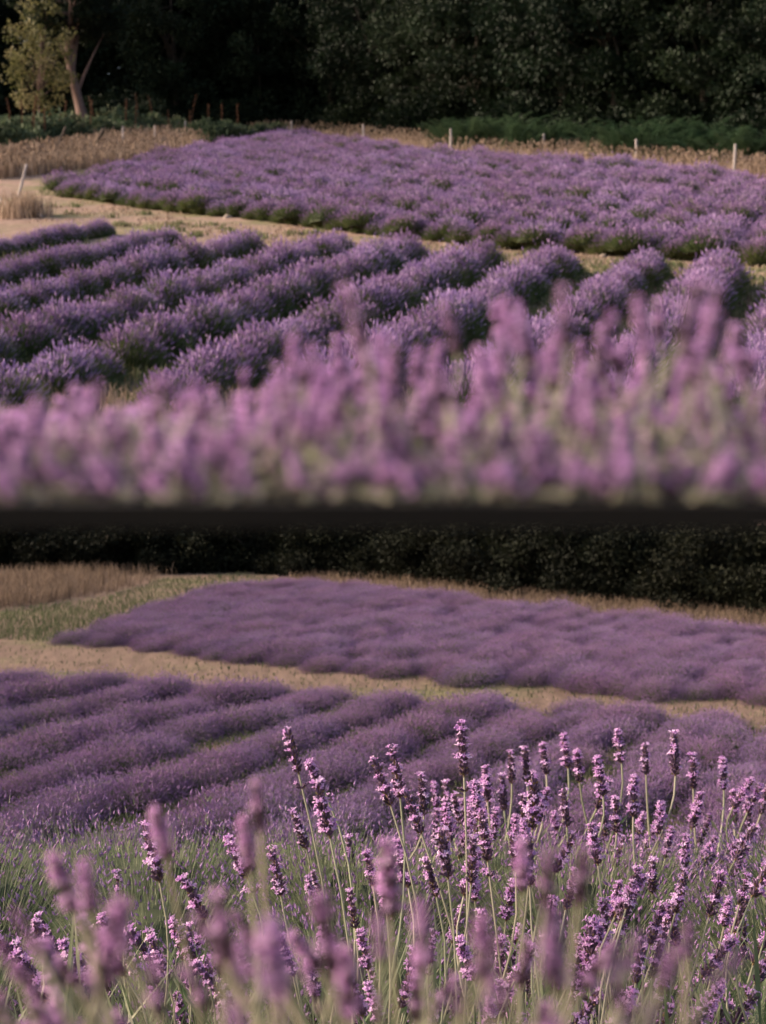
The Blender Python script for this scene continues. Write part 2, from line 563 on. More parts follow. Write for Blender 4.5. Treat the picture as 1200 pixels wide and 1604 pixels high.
def clumps(c, k, sig):
    p = np.repeat(c, k, axis=0)
    p[:, :2] += rng.normal(0, sig, (len(p), 2))
    p[:, 2] = [hill_z(y) for y in p[:, 1]]
    return p
strip = [(380, 222), (470, 214), (570, 230), (706, 248), (851, 257), (1000, 269), (1210, 290), (1260, 296), (1260, 268), (1000, 250), (850, 240), (706, 232), (570, 216), (470, 206), (400, 210)]
stuff('dry_grass', blades_mesh('dry_grass', sample_poly(strip, 9000, up), (.5, 1.15), .045, .35, M_DRY, .3, .5),
      'tall straw coloured grass along the line of wooden posts', 'grass')
left_dry = [(-20, 262), (60, 252), (140, 238), (200, 218), (260, 212), (340, 222), (300, 240), (240, 252), (130, 266), (60, 275), (-20, 282)]
stuff('dry_grass', blades_mesh('dry_grass', sample_poly(left_dry, 11000, up, lambda x, y: min(1, (350 - x) / 90)), (.4, 1.25), .05, .35, M_DRY, .3, .4),
      'pinkish dry grass bank around the leaning dark stakes', 'grass')
verge = [(50, 292), (150, 268), (240, 252), (330, 240), (400, 224), (440, 224), (330, 245), (200, 280), (110, 306), (60, 306)]
stuff('green_grass', blades_mesh('green_grass', sample_poly(verge, 7000, up, lambda x, y: min(1, max(0, x - 55) / 120)), (.12, .34), .05, .5, M_GRASS),
      'short green grass verge beside the dry grass bank', 'grass')
path = [(40, 330), (120, 318), (250, 332), (400, 350), (620, 376), (800, 395), (1000, 408), (1220, 420), (1220, 640), (900, 640), (700, 470), (500, 400), (250, 365), (60, 350)]
path_r = [(560, 372), (800, 397), (1000, 410), (1220, 422), (1220, 640), (900, 640), (760, 480), (640, 420)]
stuff('short_grass', blades_mesh('short_grass', sample_poly(path_r, 9000, up), (.04, .16), .035, .7, M_GRASS),
      'thin worn grass on the tan path and between the rows', 'grass')
rowgap = [(-20, 400), (150, 380), (400, 400), (760, 430), (1220, 470), (1220, 660), (-20, 660)]
stuff('row_grass', blades_mesh('row_grass', sample_poly(rowgap, 22000, up), (.08, .30), .035, .6, M_GRASS),
      'green growth between the rounded hillside lavender rows', 'grass')
stuff('weeds', blades_mesh('weeds', clumps(sample_poly(path, 170, up), 34, .16), (.05, .24), .05, .7, M_GRASS),
      'small green weed tufts scattered along the tan hillside path', 'weeds')
stuff('dead_grass', blades_mesh('dead_grass', clumps(sample_poly(path, 500, up), 26, .28), (.03, .16), .045, .9, M_DRY),
      'scattered dead straw lying on the tan hillside path', 'straw')
lipband = np.stack([rng.uniform(-8, 8, 9000), rng.uniform(22.4, 25.5, 9000), np.zeros(9000)], 1)
lipband[:, 2] = [bank_z(y) for y in lipband[:, 1]]
stuff('bank_grass', blades_mesh('bank_grass', lipband, (.2, .5), .02, .6, M_DRY),
      'pale dry grass on the steep bank below the hillside rows', 'grass')

# ------------------------------------------------------------------ fence posts and stakes
def post_mesh(h, r, mat, sides=7, bent=0.0):
    pa = [(bent * math.sin(t * 2.2) * .1, 0, h * t - .15) for t in (0, .2, .5, .8, .97, 1.0)]
    ra = [r * 1.05, r, r * .97, r * .93, r * .9, r * .6]
    v, f = tube(pa, ra, sides)
    v = v + rng.normal(0, r * .05, v.shape)
    bag = Bag(); bag.add(v, f, 0, rng.random(len(v)))
    return bag.mesh('fence_post', [mat])
for i, (px, yt, yb) in enumerate([(457, 190, 224), (568, 195, 235), (706, 202, 249), (851, 210, 250), (997, 218, 266), (1150, 226, 284)]):
    b = up(px, yb)
    h = (yb - yt) / F * b[1]
    o = obj('fence_post', post_mesh(h + .15, .065, M_POST, bent=rng.normal(0, .4)), None, tuple(b))
    o.rotation_euler = (rng.normal(0, .02), rng.normal(0, .02), rng.random() * 6)
    tag(o, 'slim pale weathered upright post standing in straw grass above the block', 'post', 'upright fence posts along the wood')
for i, (px, yt, yb) in enumerate([(192, 198, 246), (242, 197, 238), (290, 189, 224), (349, 192, 222)]):
    b = up(px, yb)
    h = (yb - yt) / F * b[1]
    o = obj('fence_post', post_mesh(h + .15, .055, M_POST, bent=.3), None, tuple(b))
    tag(o, 'thin grey upright stake half hidden in dry grass and brambles', 'post', 'grey stakes in the grass bank')
for (px, yb, px2, yt, lab) in [(80, 257, 95, 220, 'dark stake leaning right in dry grass, nearer the lit tree'),
                               (138, 250, 155, 218, 'dark stake leaning right over the hollow in the dry grass')]:
    b = up(px, yb)
    h = (yb - yt) / F * b[1]
    o = obj('leaning_stake', post_mesh(h * 1.7 + .15, .08, M_POST_D), None, tuple(b))
    o.rotation_euler = (0, math.atan2(px2 - px, yb - yt), 0)
    tag(o, lab, 'stake')
b = up(28, 314)
o = obj('leaning_post', post_mesh(56 / F * b[1] + .2, .06, M_POST), None, tuple(b))
o.rotation_euler = (0, math.atan2(13, 52), 0)
tag(o, 'pale weathered post leaning right beside the fallen rail and path', 'post')
a, b = up(-14, 322), up(66, 343)
a = a + np.array([0, 0, .35]); b = b + np.array([0, 0, .1])
v, f = tube([a + (b - a) * t + np.array([0, 0, -.08 * math.sin(math.pi * t)]) for t in np.linspace(0, 1, 7)], [.06, .058, .055, .055, .052, .05, .045], 7)
bag = Bag(); bag.add(v - a, f, 0, rng.random(len(v)))
o = obj('fallen_rail', bag.mesh('fallen_rail', [M_POST]), None, tuple(a))
tag(o, 'fallen grey wooden rail slanting down to the path', 'rail')
tuft = up(38, 340)
pts = tuft + np.stack([rng.normal(0, .42, 700), rng.normal(0, .5, 700), np.zeros(700)], 1)
pts[:, 2] = [hill_z(y) for y in pts[:, 1]]
stuff('dry_grass_tuft', blades_mesh('dry_grass_tuft', pts, (.3, 1.1), .03, .7, M_DRY),
      'grey dry grass tuft at the foot of the leaning post', 'grass')
for (px, py, s) in [(168, 312, .22), (206, 323, .2), (358, 341, .2), (300, 333, .16), (640, 378, .14), (700, 384, .12), (945, 402, .14)]:
    p = up(px, py)
    v, f = dome(s, s * .7, s * .6, 9, 4)
    v = v * (1 + rng.normal(0, .12, v.shape)) - [0, 0, .02]
    bag = Bag(); bag.add(v, f, 0, rng.random(len(v)))
    o = obj('stone', bag.mesh('stone', [M_STONE], True), None, tuple(p))
    o.rotation_euler = (0, 0, rng.random() * 6)
    tag(o, 'small pale stone at the front foot of the dense lavender block', 'stone', 'stones along the path edge')

# ------------------------------------------------------------------ brambles, bracken, docks
LEAF_V = np.array([(0, 0, 0), (.42, .5, .12), (0, 1, 0), (-.42, .5, .12)], dtype=float)
LEAF_F = np.array([(0, 1, 2), (0, 2, 3)])
def leaf_cloud(bag, centers, radii, n_each, size, m=0, flat=.7, t=None):
    k = len(centers)
    c = np.repeat(np.asarray(centers, dtype=float), n_each, axis=0)
    r = np.repeat(np.asarray(radii, dtype=float), n_each)
    n = len(c)
    off = norm(rng.normal(0, 1, (n, 3))) * (rng.random(n) ** .45)[:, None] * r[:, None] * [1, 1, flat]
    d = norm(norm(off) + rng.normal(0, .6, (n, 3)) + [0, 0, .2])
    R = frames(d, size * rng.uniform(.6, 1.3, n), size * rng.uniform(.6, 1.3, n))
    R = R[:, :, [0, 2, 1]]
    bag.scatter(LEAF_V, LEAF_F, R, c + off, m, np.clip(np.repeat(rng.normal(.42, .24, k), n_each) + rng.normal(0, .13, n), 0, 1) if t is None else t)

def bramble_meshes(k, rx, ry, rz, clusters, n_each, size, mat):
    out = []
    for _ in range(k):
        bag = Bag()
        d, ph = hemi(clusters, math.radians(95))
        c = d * [rx, ry, rz] * rng.uniform(.5, .95, (clusters, 1))
        leaf_cloud(bag, c, rng.uniform(.3, .5, clusters) * rz, n_each, size)
        st = Bag()
        for j in range(7):
            e = c[j]
            v, f = tube([e * t + np.array([0, 0, .25 * rz * math.sin(math.pi * t)]) for t in np.linspace(0, 1, 5)], [.02, .018, .014, .01, .006], 4)
            st.add(v, f, 0, rng.random(len(v)))
        out.append((bag.mesh('bramble_leaves', [mat]), st.mesh('bramble_stems', [M_BARK_D])))
    return out
def bush_thing(name, var, loc, rz, sc, label, cat, group):
    e = empty(name, tuple(loc), rz)
    e.scale = (sc, sc, sc * rng.uniform(.85, 1.15))
    tag(e, label, cat, group)
    obj('stems', var[1], e)
    lv = obj('leaves', var[0], e)
    lv['kind'] = 'stuff'
    return e
brm = bramble_meshes(4, 1.7, 1.3, 1.3, 45, 70, .20, M_BRAMBLE)
for (px, d, s) in [(-10, 117, 1.5), (15, 111, 1.4), (40, 116, 1.5), (70, 119, 1.6), (100, 121, 1.6), (135, 124, 1.6), (165, 126, 1.6), (195, 130, 1.6), (225, 133, 1.5), (255, 136, 1.4)]:
    bush_thing('bramble_bush', brm[rng.integers(4)], hill_at(px, d), rng.random() * 6, s,
               'tangled grey green bramble bush between dry grass and lit tree', 'bramble', 'brambles behind the dry grass bank')
for (px, d, s) in [(300, 128, 1.15), (335, 127, 1.2), (370, 128, 1.2), (400, 130, 1.1), (428, 133, 1.0)]:
    bush_thing('bramble_bush', brm[rng.integers(4)], hill_at(px, d), rng.random() * 6, s,
               'low dark bramble bush where the green verge meets the block', 'bramble', 'brambles at the end of the verge')

def bracken_mesh():
    fr, st = Bag(), Bag()
    n = 26
    for j in range(n):
        a = rng.random() * 6.283
        ln = rng.uniform(1.0, 1.7)
        base = np.array([rng.normal(0, .5), rng.normal(0, .4), 0])
        dv = np.array([math.cos(a), math.sin(a), 0])
        ts = np.linspace(0, 1, 9)
        pa = [base + dv * ln * .8 * t ** 1.5 + np.array([0, 0, 1]) * ln * (1.1 * t - .35 * t ** 3) for t in ts]
        v, f = tube(pa, [.014 * (1 - .8 * t) for t in ts], 4)
        st.add(v, f, 0, rng.random(len(v)))
        pos, dirs, sz = [], [], []
        side = np.array([-dv[1], dv[0], 0])
        for q in range(3, 22):
            t = q / 22
            p = base + dv * ln * .8 * t ** 1.5 + np.array([0, 0, 1]) * ln * (1.1 * t - .35 * t ** 3)
            for sgn in (-1, 1):
                pos.append(p); dirs.append(side * sgn + dv * .5 + [0, 0, -.1]); sz.append(.5 * (1 - t) + .08)
        dirs = norm(np.array(dirs) + rng.normal(0, .08, (len(dirs), 3)))
        R = frames(dirs, .11, np.array(sz), roll=np.zeros(len(dirs)))[:, :, [0, 2, 1]]
        fr.scatter(LEAF_V, LEAF_F, R, np.array(pos), 0, rng.uniform(.2, .8, len(pos)))
    return fr.mesh('bracken_fronds', [M_FERN]), st.mesh('bracken_stalks', [M_FERN])
brk = [bracken_mesh() for _ in range(4)]
for j in range(46):
    px = 700 + 540 * rng.random()
    base = np.interp(px, [700, 1000, 1240], [110, 94, 85])
    d = base + rng.random() * 9
    bush_thing('bracken_clump', brk[rng.integers(4)], hill_at(px, d), rng.random() * 6, rng.uniform(1.3, 1.8),
               'arching green bracken clump between straw grass and dark wood', 'bracken', 'bracken along the edge of the wood')

def dock_mesh(h):
    bag, s = Bag(), Bag()
    lean = rng.normal(0, .12, 2)
    ts = np.linspace(0, 1, 6)
    pa = [np.array([lean[0] * t * h, lean[1] * t * h, h * t]) for t in ts]
    v, f = tube(pa, [.02 * (1 - .6 * t) for t in ts], 5)
    s.add(v, f, 0, rng.random(len(v)))
    n = 160
    t = rng.uniform(.45, 1.0, n)
    p = np.stack([lean[0] * t * h, lean[1] * t * h, h * t], 1) + rng.normal(0, .03, (n, 3))
    bag.scatter(SPK_V, SPK_F, frames(rng.normal(0, .5, (n, 3)) + [0, 0, 1], .04, .08), p, 0)
    return bag.mesh('dock_seeds', [M_RUST]), s.mesh('dock_stalk', [M_RUST])
dks = [dock_mesh(h) for h in (2.2, 2.6, 3.0, 3.3)]
for px, d in [(18, 121), (30, 123), (40, 121), (47, 122), (56, 124), (58, 120), (75, 122), (85, 124), (97, 125), (105, 126), (144, 128), (160, 132),
              (215, 134), (225, 137), (250, 138), (268, 138), (295, 138), (330, 140), (375, 141), (350, 141), (300, 136), (200, 131)]:
    e = empty('dock_stalk', tuple(hill_at(px, d - 6)), rng.random() * 6)
    tag(e, 'rusty brown dead dock stalk rising above the brambles', 'dock plant', 'dead dock stalks before the trees')
    q = dks[rng.integers(4)]
    obj('stalk', q[1], e)
    sh = obj('seed_head', q[0], e); sh['kind'] = 'stuff'

# ------------------------------------------------------------------ trees of the wood
def tree_mesh(h, cr, base, clusters, n_each, leaf, mat, bark, lean=0.0, tr=.28, seed_dir=None):
    tk, cw = Bag(), Bag()
    ts = np.linspace(0, 1, 9)
    axis = lambda t: np.array([lean * math.sin(t * 2.6) * 1.2 + .15 * math.sin(t * 7), .2 * math.sin(t * 5), h * .72 * t])
    v, f = tube([axis(t) for t in ts], [tr * (1.25 - .35 * min(1, t * 4)) * (1 - .75 * t) + .02 for t in ts], 9)
    tk.add(v, f, 0, rng.random(len(v)))
    ctr = np.array([axis(.75)[0], 0, (h + base) / 2])
    d = norm(rng.normal(0, 1, (clusters, 3)))
    c = ctr + d * [cr, cr, (h - base) / 2] * (rng.uniform(.35, 1.0, (clusters, 1)) ** .6)
    rad = rng.uniform(.55, 1.25, clusters) * cr * .26
    for j in range(0, clusters, max(1, clusters // 16)):
        s = axis(rng.uniform(.3, .95)); e = c[j]
        mid = (s + e) / 2 + np.array([0, 0, .08 * np.linalg.norm(e - s)])
        pa = [s * (1 - t) ** 2 + 2 * mid * t * (1 - t) + e * t * t for t in np.linspace(0, 1, 6)]
        v, f = tube(pa, [tr * .35 * (1 - .85 * t) for t in np.linspace(0, 1, 6)], 5)
        tk.add(v, f, 0, rng.random(len(v)))
    leaf_cloud(cw, c, rad, n_each, leaf, 0, .75)
    return tk.mesh('tree_trunk', [bark]), cw.mesh('tree_crown', [mat])
def tree_thing(name, var, loc, rz, sc, label, cat, group=None):
    e = empty(name, tuple(loc), rz)
    e.scale = (sc, sc, sc)
    tag(e, label, cat, group)
    obj('trunk', var[0], e)
    cr = obj('crown', var[1], e); cr['kind'] = 'stuff'
    return e
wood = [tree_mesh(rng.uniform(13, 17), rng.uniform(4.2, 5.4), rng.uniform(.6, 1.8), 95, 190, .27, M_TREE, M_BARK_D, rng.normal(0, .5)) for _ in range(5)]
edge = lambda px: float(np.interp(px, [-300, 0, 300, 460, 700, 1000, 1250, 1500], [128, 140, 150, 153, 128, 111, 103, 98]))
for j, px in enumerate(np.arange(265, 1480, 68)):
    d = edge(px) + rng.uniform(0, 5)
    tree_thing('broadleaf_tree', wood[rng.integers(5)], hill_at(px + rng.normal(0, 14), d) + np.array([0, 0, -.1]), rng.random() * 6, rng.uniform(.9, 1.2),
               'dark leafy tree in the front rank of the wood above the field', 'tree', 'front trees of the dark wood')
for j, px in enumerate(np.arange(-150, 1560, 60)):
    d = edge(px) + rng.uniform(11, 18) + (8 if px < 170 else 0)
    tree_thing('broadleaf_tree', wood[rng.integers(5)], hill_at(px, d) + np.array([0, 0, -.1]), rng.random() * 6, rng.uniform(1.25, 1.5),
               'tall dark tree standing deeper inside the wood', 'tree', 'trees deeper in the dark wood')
und = bramble_meshes(4, 2.6, 2.0, 3.0, 60, 110, .27, M_TREE)
for px in np.arange(150, 1420, 42):
    d = edge(px) + rng.uniform(-3, 5)
    bush_thing('wood_shrub', und[rng.integers(4)], hill_at(px, d), rng.random() * 6, rng.uniform(.85, 1.3),
               'dark shrub filling the foot of the wood under the trees', 'shrub', 'undergrowth of the dark wood')
for px in np.arange(-140, 1500, 60):
    d = edge(px) + rng.uniform(9, 14) + (6 if px < 170 else 0)
    bush_thing('wood_shrub', und[rng.integers(4)], hill_at(px, d), rng.random() * 6, rng.uniform(1.5, 2.0),
               'tall dark shrub deep between the trunks of the wood', 'shrub', 'deep undergrowth of the wood')
# the pale, sunlit tree and its leaning trunk neighbour
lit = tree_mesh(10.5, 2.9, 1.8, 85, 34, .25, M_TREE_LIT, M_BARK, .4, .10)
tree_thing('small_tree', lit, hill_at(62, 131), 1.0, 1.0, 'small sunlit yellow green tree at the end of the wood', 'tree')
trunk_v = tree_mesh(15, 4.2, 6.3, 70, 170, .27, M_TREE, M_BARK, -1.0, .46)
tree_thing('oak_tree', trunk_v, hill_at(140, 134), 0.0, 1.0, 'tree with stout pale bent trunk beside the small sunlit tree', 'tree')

# ------------------------------------------------------------------ lower field
CONV = np.array([1500.0, 800.0])
lo_ends = [(x, y - 12) for (x, y) in [(-70, 1070), (45, 1078), (165, 1086), (285, 1092), (405, 1099), (530, 1106), (650, 1113), (770, 1121), (890, 1127), (1010, 1133), (1130, 1140),
           (1255, 1150), (1390, 1165), (1540, 1185)]]
for (px, py) in lo_ends:
    e = np.array([px, py], dtype=float)
    d = (e - CONV) / np.linalg.norm(e - CONV)
    if d[1] < .02:
        continue
    t = 0
    while True:
        q = e + d * t
        if q[1] > 1415 or q[0] < -160 or t > 1500:
            break
        t += 10
    a, b = lo(*(e + d * 12)), lo(*q)
    row_thing(a, b, .22, soft_mound, 'low lavender row of the lower field ending at its sandy strip', 'rows of the lower field', low_z, 1.0)
lblock = [(110, 1008), (200, 972), (330, 935), (450, 912), (600, 928), (800, 952), (1000, 975), (1260, 1000), (1260, 1108), (1000, 1090), (800, 1076), (600, 1058), (350, 1035)]
lw = np.array([lo(*q)[:2] for q in lblock])
da = lo(1000, 979)[:2] - lo(690, 1090)[:2]
da /= np.linalg.norm(da)
na = np.array([da[1], -da[0]])
s0, s1 = (lw @ na).min(), (lw @ na).max()
t0, t1 = (lw @ da).min(), (lw @ da).max()
for k in range(int((s1 - s0) / .30) + 1):
    s = s0 + .15 + k * .30
    ts = [t for t in np.arange(t0, t1, .1) if inside(lw, na * s + da * t)]
    if len(ts) < 3:
        continue
    a, b = na * s + da * (ts[0] + .1), na * s + da * (ts[-1] - .1)
    row_thing(np.array([*a, 0]), np.array([*b, 0]), .27, soft_mound, 'low lavender row in the muted block below the dark hedge',
              'rows of the lower block', low_z, 1.0)
ldry = [(-30, 958), (60, 948), (160, 932), (290, 903), (220, 893), (100, 898), (-30, 905)]
stuff('dry_grass', blades_mesh('dry_grass', sample_poly(ldry, 5000, lo, lambda x, y: min(1, (290 - x) / 190)), (.06, .2), .007, .5, M_DRY_D),
      'pinkish brown grass patch at the hedge end of the lower field', 'grass')
lverge = [(-30, 1000), (60, 1005), (120, 1008), (200, 972), (330, 935), (450, 910), (380, 900), (260, 908), (150, 940), (-30, 962)]
stuff('green_grass', blades_mesh('green_grass', np.concatenate([sample_poly(lverge, 6000, lo)]), (.02, .07), .007, .6, M_GRASS_D),
      'short green grass beside the lower lavender block', 'grass')
lstrip = [(450, 912), (600, 928), (800, 952), (1000, 975), (1260, 1000), (1260, 972), (1000, 945), (800, 925), (600, 905), (450, 898)]
stuff('dry_grass', blades_mesh('dry_grass', sample_poly(lstrip, 6000, lo), (.04, .13), .007, .5, M_DRY_D),
      'brown dry grass strip at the foot of the dark hedge', 'grass')
lpath = [(-30, 1005), (110, 1012), (350, 1030), (600, 1053), (800, 1071), (1000, 1085), (1260, 1103), (1260, 1300), (900, 1200), (700, 1130), (400, 1100), (-30, 1080)]
stuff('short_grass', blades_mesh('short_grass', sample_poly(lpath, 4000, lo), (.015, .04), .006, .7, M_GRASS_D),
      'thin grass on the sandy strip of the lower field', 'grass')

lrows = [(-30, 1075), (400, 1095), (800, 1120), (1260, 1145), (1260, 1400), (-30, 1400)]
stuff('row_grass', blades_mesh('row_grass', sample_poly(lrows, 22000, lo), (.02, .06), .008, .5, M_GRASS_D),
      'low green growth between the lower lavender rows', 'grass')
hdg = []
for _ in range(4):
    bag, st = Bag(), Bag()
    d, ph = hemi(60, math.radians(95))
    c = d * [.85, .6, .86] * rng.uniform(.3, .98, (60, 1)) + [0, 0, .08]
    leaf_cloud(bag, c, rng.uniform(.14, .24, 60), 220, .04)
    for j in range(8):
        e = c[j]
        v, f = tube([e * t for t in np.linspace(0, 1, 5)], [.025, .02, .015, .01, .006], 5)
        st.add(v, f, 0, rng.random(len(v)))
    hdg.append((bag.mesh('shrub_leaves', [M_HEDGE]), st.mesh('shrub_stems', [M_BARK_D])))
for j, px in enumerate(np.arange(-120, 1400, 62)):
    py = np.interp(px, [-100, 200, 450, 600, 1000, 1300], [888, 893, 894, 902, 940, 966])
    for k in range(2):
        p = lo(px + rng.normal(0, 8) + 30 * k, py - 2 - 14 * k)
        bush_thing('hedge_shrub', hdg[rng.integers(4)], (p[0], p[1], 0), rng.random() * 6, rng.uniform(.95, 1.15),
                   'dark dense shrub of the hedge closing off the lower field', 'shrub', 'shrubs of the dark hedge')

# ------------------------------------------------------------------ close lavender: stalks with flower spikes
def calyx_template():
    v, f = [], []
    for (z, r) in ((0, .35), (.45, .62), (1.0, .5)):
        for k in range(5):
            a = 2 * math.pi * k / 5
            v.append((r * math.cos(a), r * math.sin(a), z))
    for i in range(2):
        for k in range(5):
            a, b = i * 5 + k, i * 5 + (k + 1) % 5
            f += [(a, b, b + 5), (a, b + 5, a + 5)]
    f += [(10, 11, 12), (10, 12, 13), (10, 13, 14)]
    return np.array(v), np.array(f)
CAL_V, CAL_F = calyx_template()
def corolla_template():
    v, f = [], []
    for (z, r) in ((0, .28), (.8, .36)):
        for k in range(5):
            a = 2 * math.pi * k / 5
            v.append((r * math.cos(a), r * math.sin(a), z))
    for k in range(5):
        a, b = k, (k + 1) % 5
        f += [(a, b, b + 5), (a, b + 5, a + 5)]
    for (a, ln, wd, tl) in ((.55, 1.05, .62, .75), (-.55, 1.05, .62, .75), (2.2, .85, .5, .25), (3.14, 1.0, .55, .1), (-2.2, .85, .5, .25)):
        d = np.array([math.cos(a), math.sin(a), 0]); s = np.array([-math.sin(a), math.cos(a), 0])
        o = len(v)
        p0 = d * .3 + [0, 0, .75]
        p1 = d * (.3 + ln * .55) + [0, 0, .75 + tl * ln * .7 + .12]
        p2 = d * (.3 + ln) + [0, 0, .75 + tl * ln * .8]
        v += [p0 - s * wd * .3, p0 + s * wd * .3, p1 + s * wd * .62 + [0, 0, -.1], p1 - s * wd * .62 + [0, 0, -.1], p1 + [0, 0, .08], p2 + s * wd * .3, p2 - s * wd * .3]
        f += [(o, o + 1, o + 4), (o + 1, o + 2, o + 4), (o + 3, o, o + 4), (o + 2, o + 5, o + 4), (o + 5, o + 6, o + 4), (o + 6, o + 3, o + 4)]
    return np.array(v), np.array(f)
COR_V, COR_F = corolla_template()

def spike_mesh(length, whorls, bloom, low_whorl, fat=1.0):
    """flower spike along +z from 0 to length, optional separate whorl below"""
    bag = Bag()
    v, f = tube([(0, 0, -.001), (0, 0, length * .5), (0, 0, length * .93)], [.0011, .001, .0005], 5)
    bag.add(v, f, 2, .3)
    zs = list(np.linspace(.002, length * .90, whorls) + rng.normal(0, .0006, whorls))
    if low_whorl:
        zs = [-.0135] + zs
    blooms = rng.random(len(zs)) < bloom
    blooms[-1] = True
    for i, z in enumerate(zs):
        top = max(0.0, z) / length
        n = int(rng.integers(7, 10)) if top < .8 else 5
        if low_whorl and i == 0:
            n = 6
        a = rng.random() * 6 + np.arange(n) * 2 * np.pi / n + rng.normal(0, .15, n)
        tilt = rng.normal(.72 - .38 * top, .12, n) * (1.25 if (low_whorl and i == 0) else 1)
        d = np.stack([np.sin(tilt) * np.cos(a), np.sin(tilt) * np.sin(a), np.cos(tilt)], 1)
        ln = rng.uniform(.0056, .0078, n) * (1 - .25 * top) * fat
        p = np.stack([np.cos(a) * .0011, np.sin(a) * .0011, np.full(n, z)], 1) + rng.normal(0, .0004, (n, 3))
        bag.scatter(CAL_V, CAL_F, frames(d, .0019 * fat, ln), p, 1, np.clip(rng.normal(.45 + .25 * top, .25, n), 0, 1))
        # bract under the whorl
        nb = 4
        ab = rng.random() * 6 + np.arange(nb) * 2 * np.pi / nb
        db = np.stack([np.sin(1.0) * np.cos(ab), np.sin(1.0) * np.sin(ab), np.full(nb, np.cos(1.0))], 1)
        bag.scatter(LEAF_V, LEAF_F, frames(db, .003, .0045)[:, :, [0, 2, 1]], np.stack([np.cos(ab) * .001, np.sin(ab) * .001, np.full(nb, z - .0008)], 1), 2)
        k = rng.random(n) < (.8 if blooms[i] else .16)
        if k.sum():
            roll = rng.random(k.sum()) * 6
            s = rng.uniform(.0021, .0031, k.sum()) * fat
            bag.scatter(COR_V, COR_F, frames(d[k] + rng.normal(0, .25, (k.sum(), 3)), s, s * .95, roll), p[k] + d[k] * ln[k][:, None] * .93, 0,
                        np.clip(rng.normal(.6, .25, k.sum()), 0, 1))
    return bag.mesh('flower_spike', [M_PETAL, M_CALYX, M_BRACT])
spikes = [spike_mesh(rng.uniform(.042, .052), int(rng.integers(7, 10)), rng.uniform(.32, .62), i % 3 == 0) for i in range(6)] + [spike_mesh(.04, 7, .04, True, .95), spike_mesh(.036, 6, .12, False, .92)]
spikes_full = [spike_mesh(.045, 8, .65, False, 1.08) for i in range(4)]
SPIKE_LEN = .047

def bez(a, b, c, d, n):
    t = np.linspace(0, 1, n)[:, None]
    return a * (1 - t) ** 3 + 3 * b * t * (1 - t) ** 2 + 3 * c * t * t * (1 - t) + d * t ** 3

def stalk(plant, base_local, foot, axis, variant, scale, r=.0012):
    """foot: spike bottom (world), axis: spike direction, grows from the plant's base"""
    o = np.array(plant.location)
    p3 = np.asarray(foot) - o
    p0 = np.asarray(base_local, dtype=float)
    L = np.linalg.norm(p3 - p0)
    ax = np.asarray(axis) / np.linalg.norm(axis)
    path_ = bez(p0, p0 + np.array([0, 0, .35]) * L + rng.normal(0, .03, 3) * L, p3 - ax * L * .38, p3, 9)
    v, f = tube(path_, [r * 1.25] * 3 + [r * 1.1] * 3 + [r] * 3, 5)
    bag = Bag(); bag.add(v, f, 0, np.full(len(v), rng.random()))
    # a pair of narrow leaves on some stalks
    if rng.random() < .35:
        i = int(rng.integers(3, 6))
        for sg in (0, math.pi):
            a = rng.random() * .6 + sg
            d = norm(np.array([math.cos(a), math.sin(a), 1.3]))
            bag.scatter(LEAF_V * [1, 1, .5], LEAF_F, frames(d[None], .0045 * r / .0012, .030 * r / .0012)[:, :, [0, 2, 1]], path_[i][None], 1)
    st = obj('flower_stem', bag.mesh('flower_stem', [M_STEM, M_LEAF]), plant)
    sp = obj('flower_spike', variant, st, tuple(p3))
    q = Vector(ax).to_track_quat('Z', 'Y')
    sp.rotation_mode = 'QUATERNION'
    from mathutils import Quaternion
    sp.rotation_quaternion = q @ Quaternion((0, 0, 1), rng.random() * 6.28)
    sp.scale = (scale,) * 3

def foliage(plant, n, spread, h, w, mat=None):
    d, ph = hemi(n, math.radians(60))
    p = np.stack([rng.normal(0, spread, n), rng.normal(0, spread * .7, n), rng.uniform(0, h * .45, n)], 1)
    L = rng.uniform(.25, .62, n) * h
    R = frames(d * [.6, .6, 1], w * rng.uniform(.6, 1.3, n), L)
    bag = Bag()
    bag.scatter(LEAF_V * [1, 1, .4], LEAF_F, R[:, :, [0, 2, 1]], p, 0)
    o = obj('foliage', bag.mesh('foliage', [mat or M_LEAF]), plant)
    o['kind'] = 'stuff'

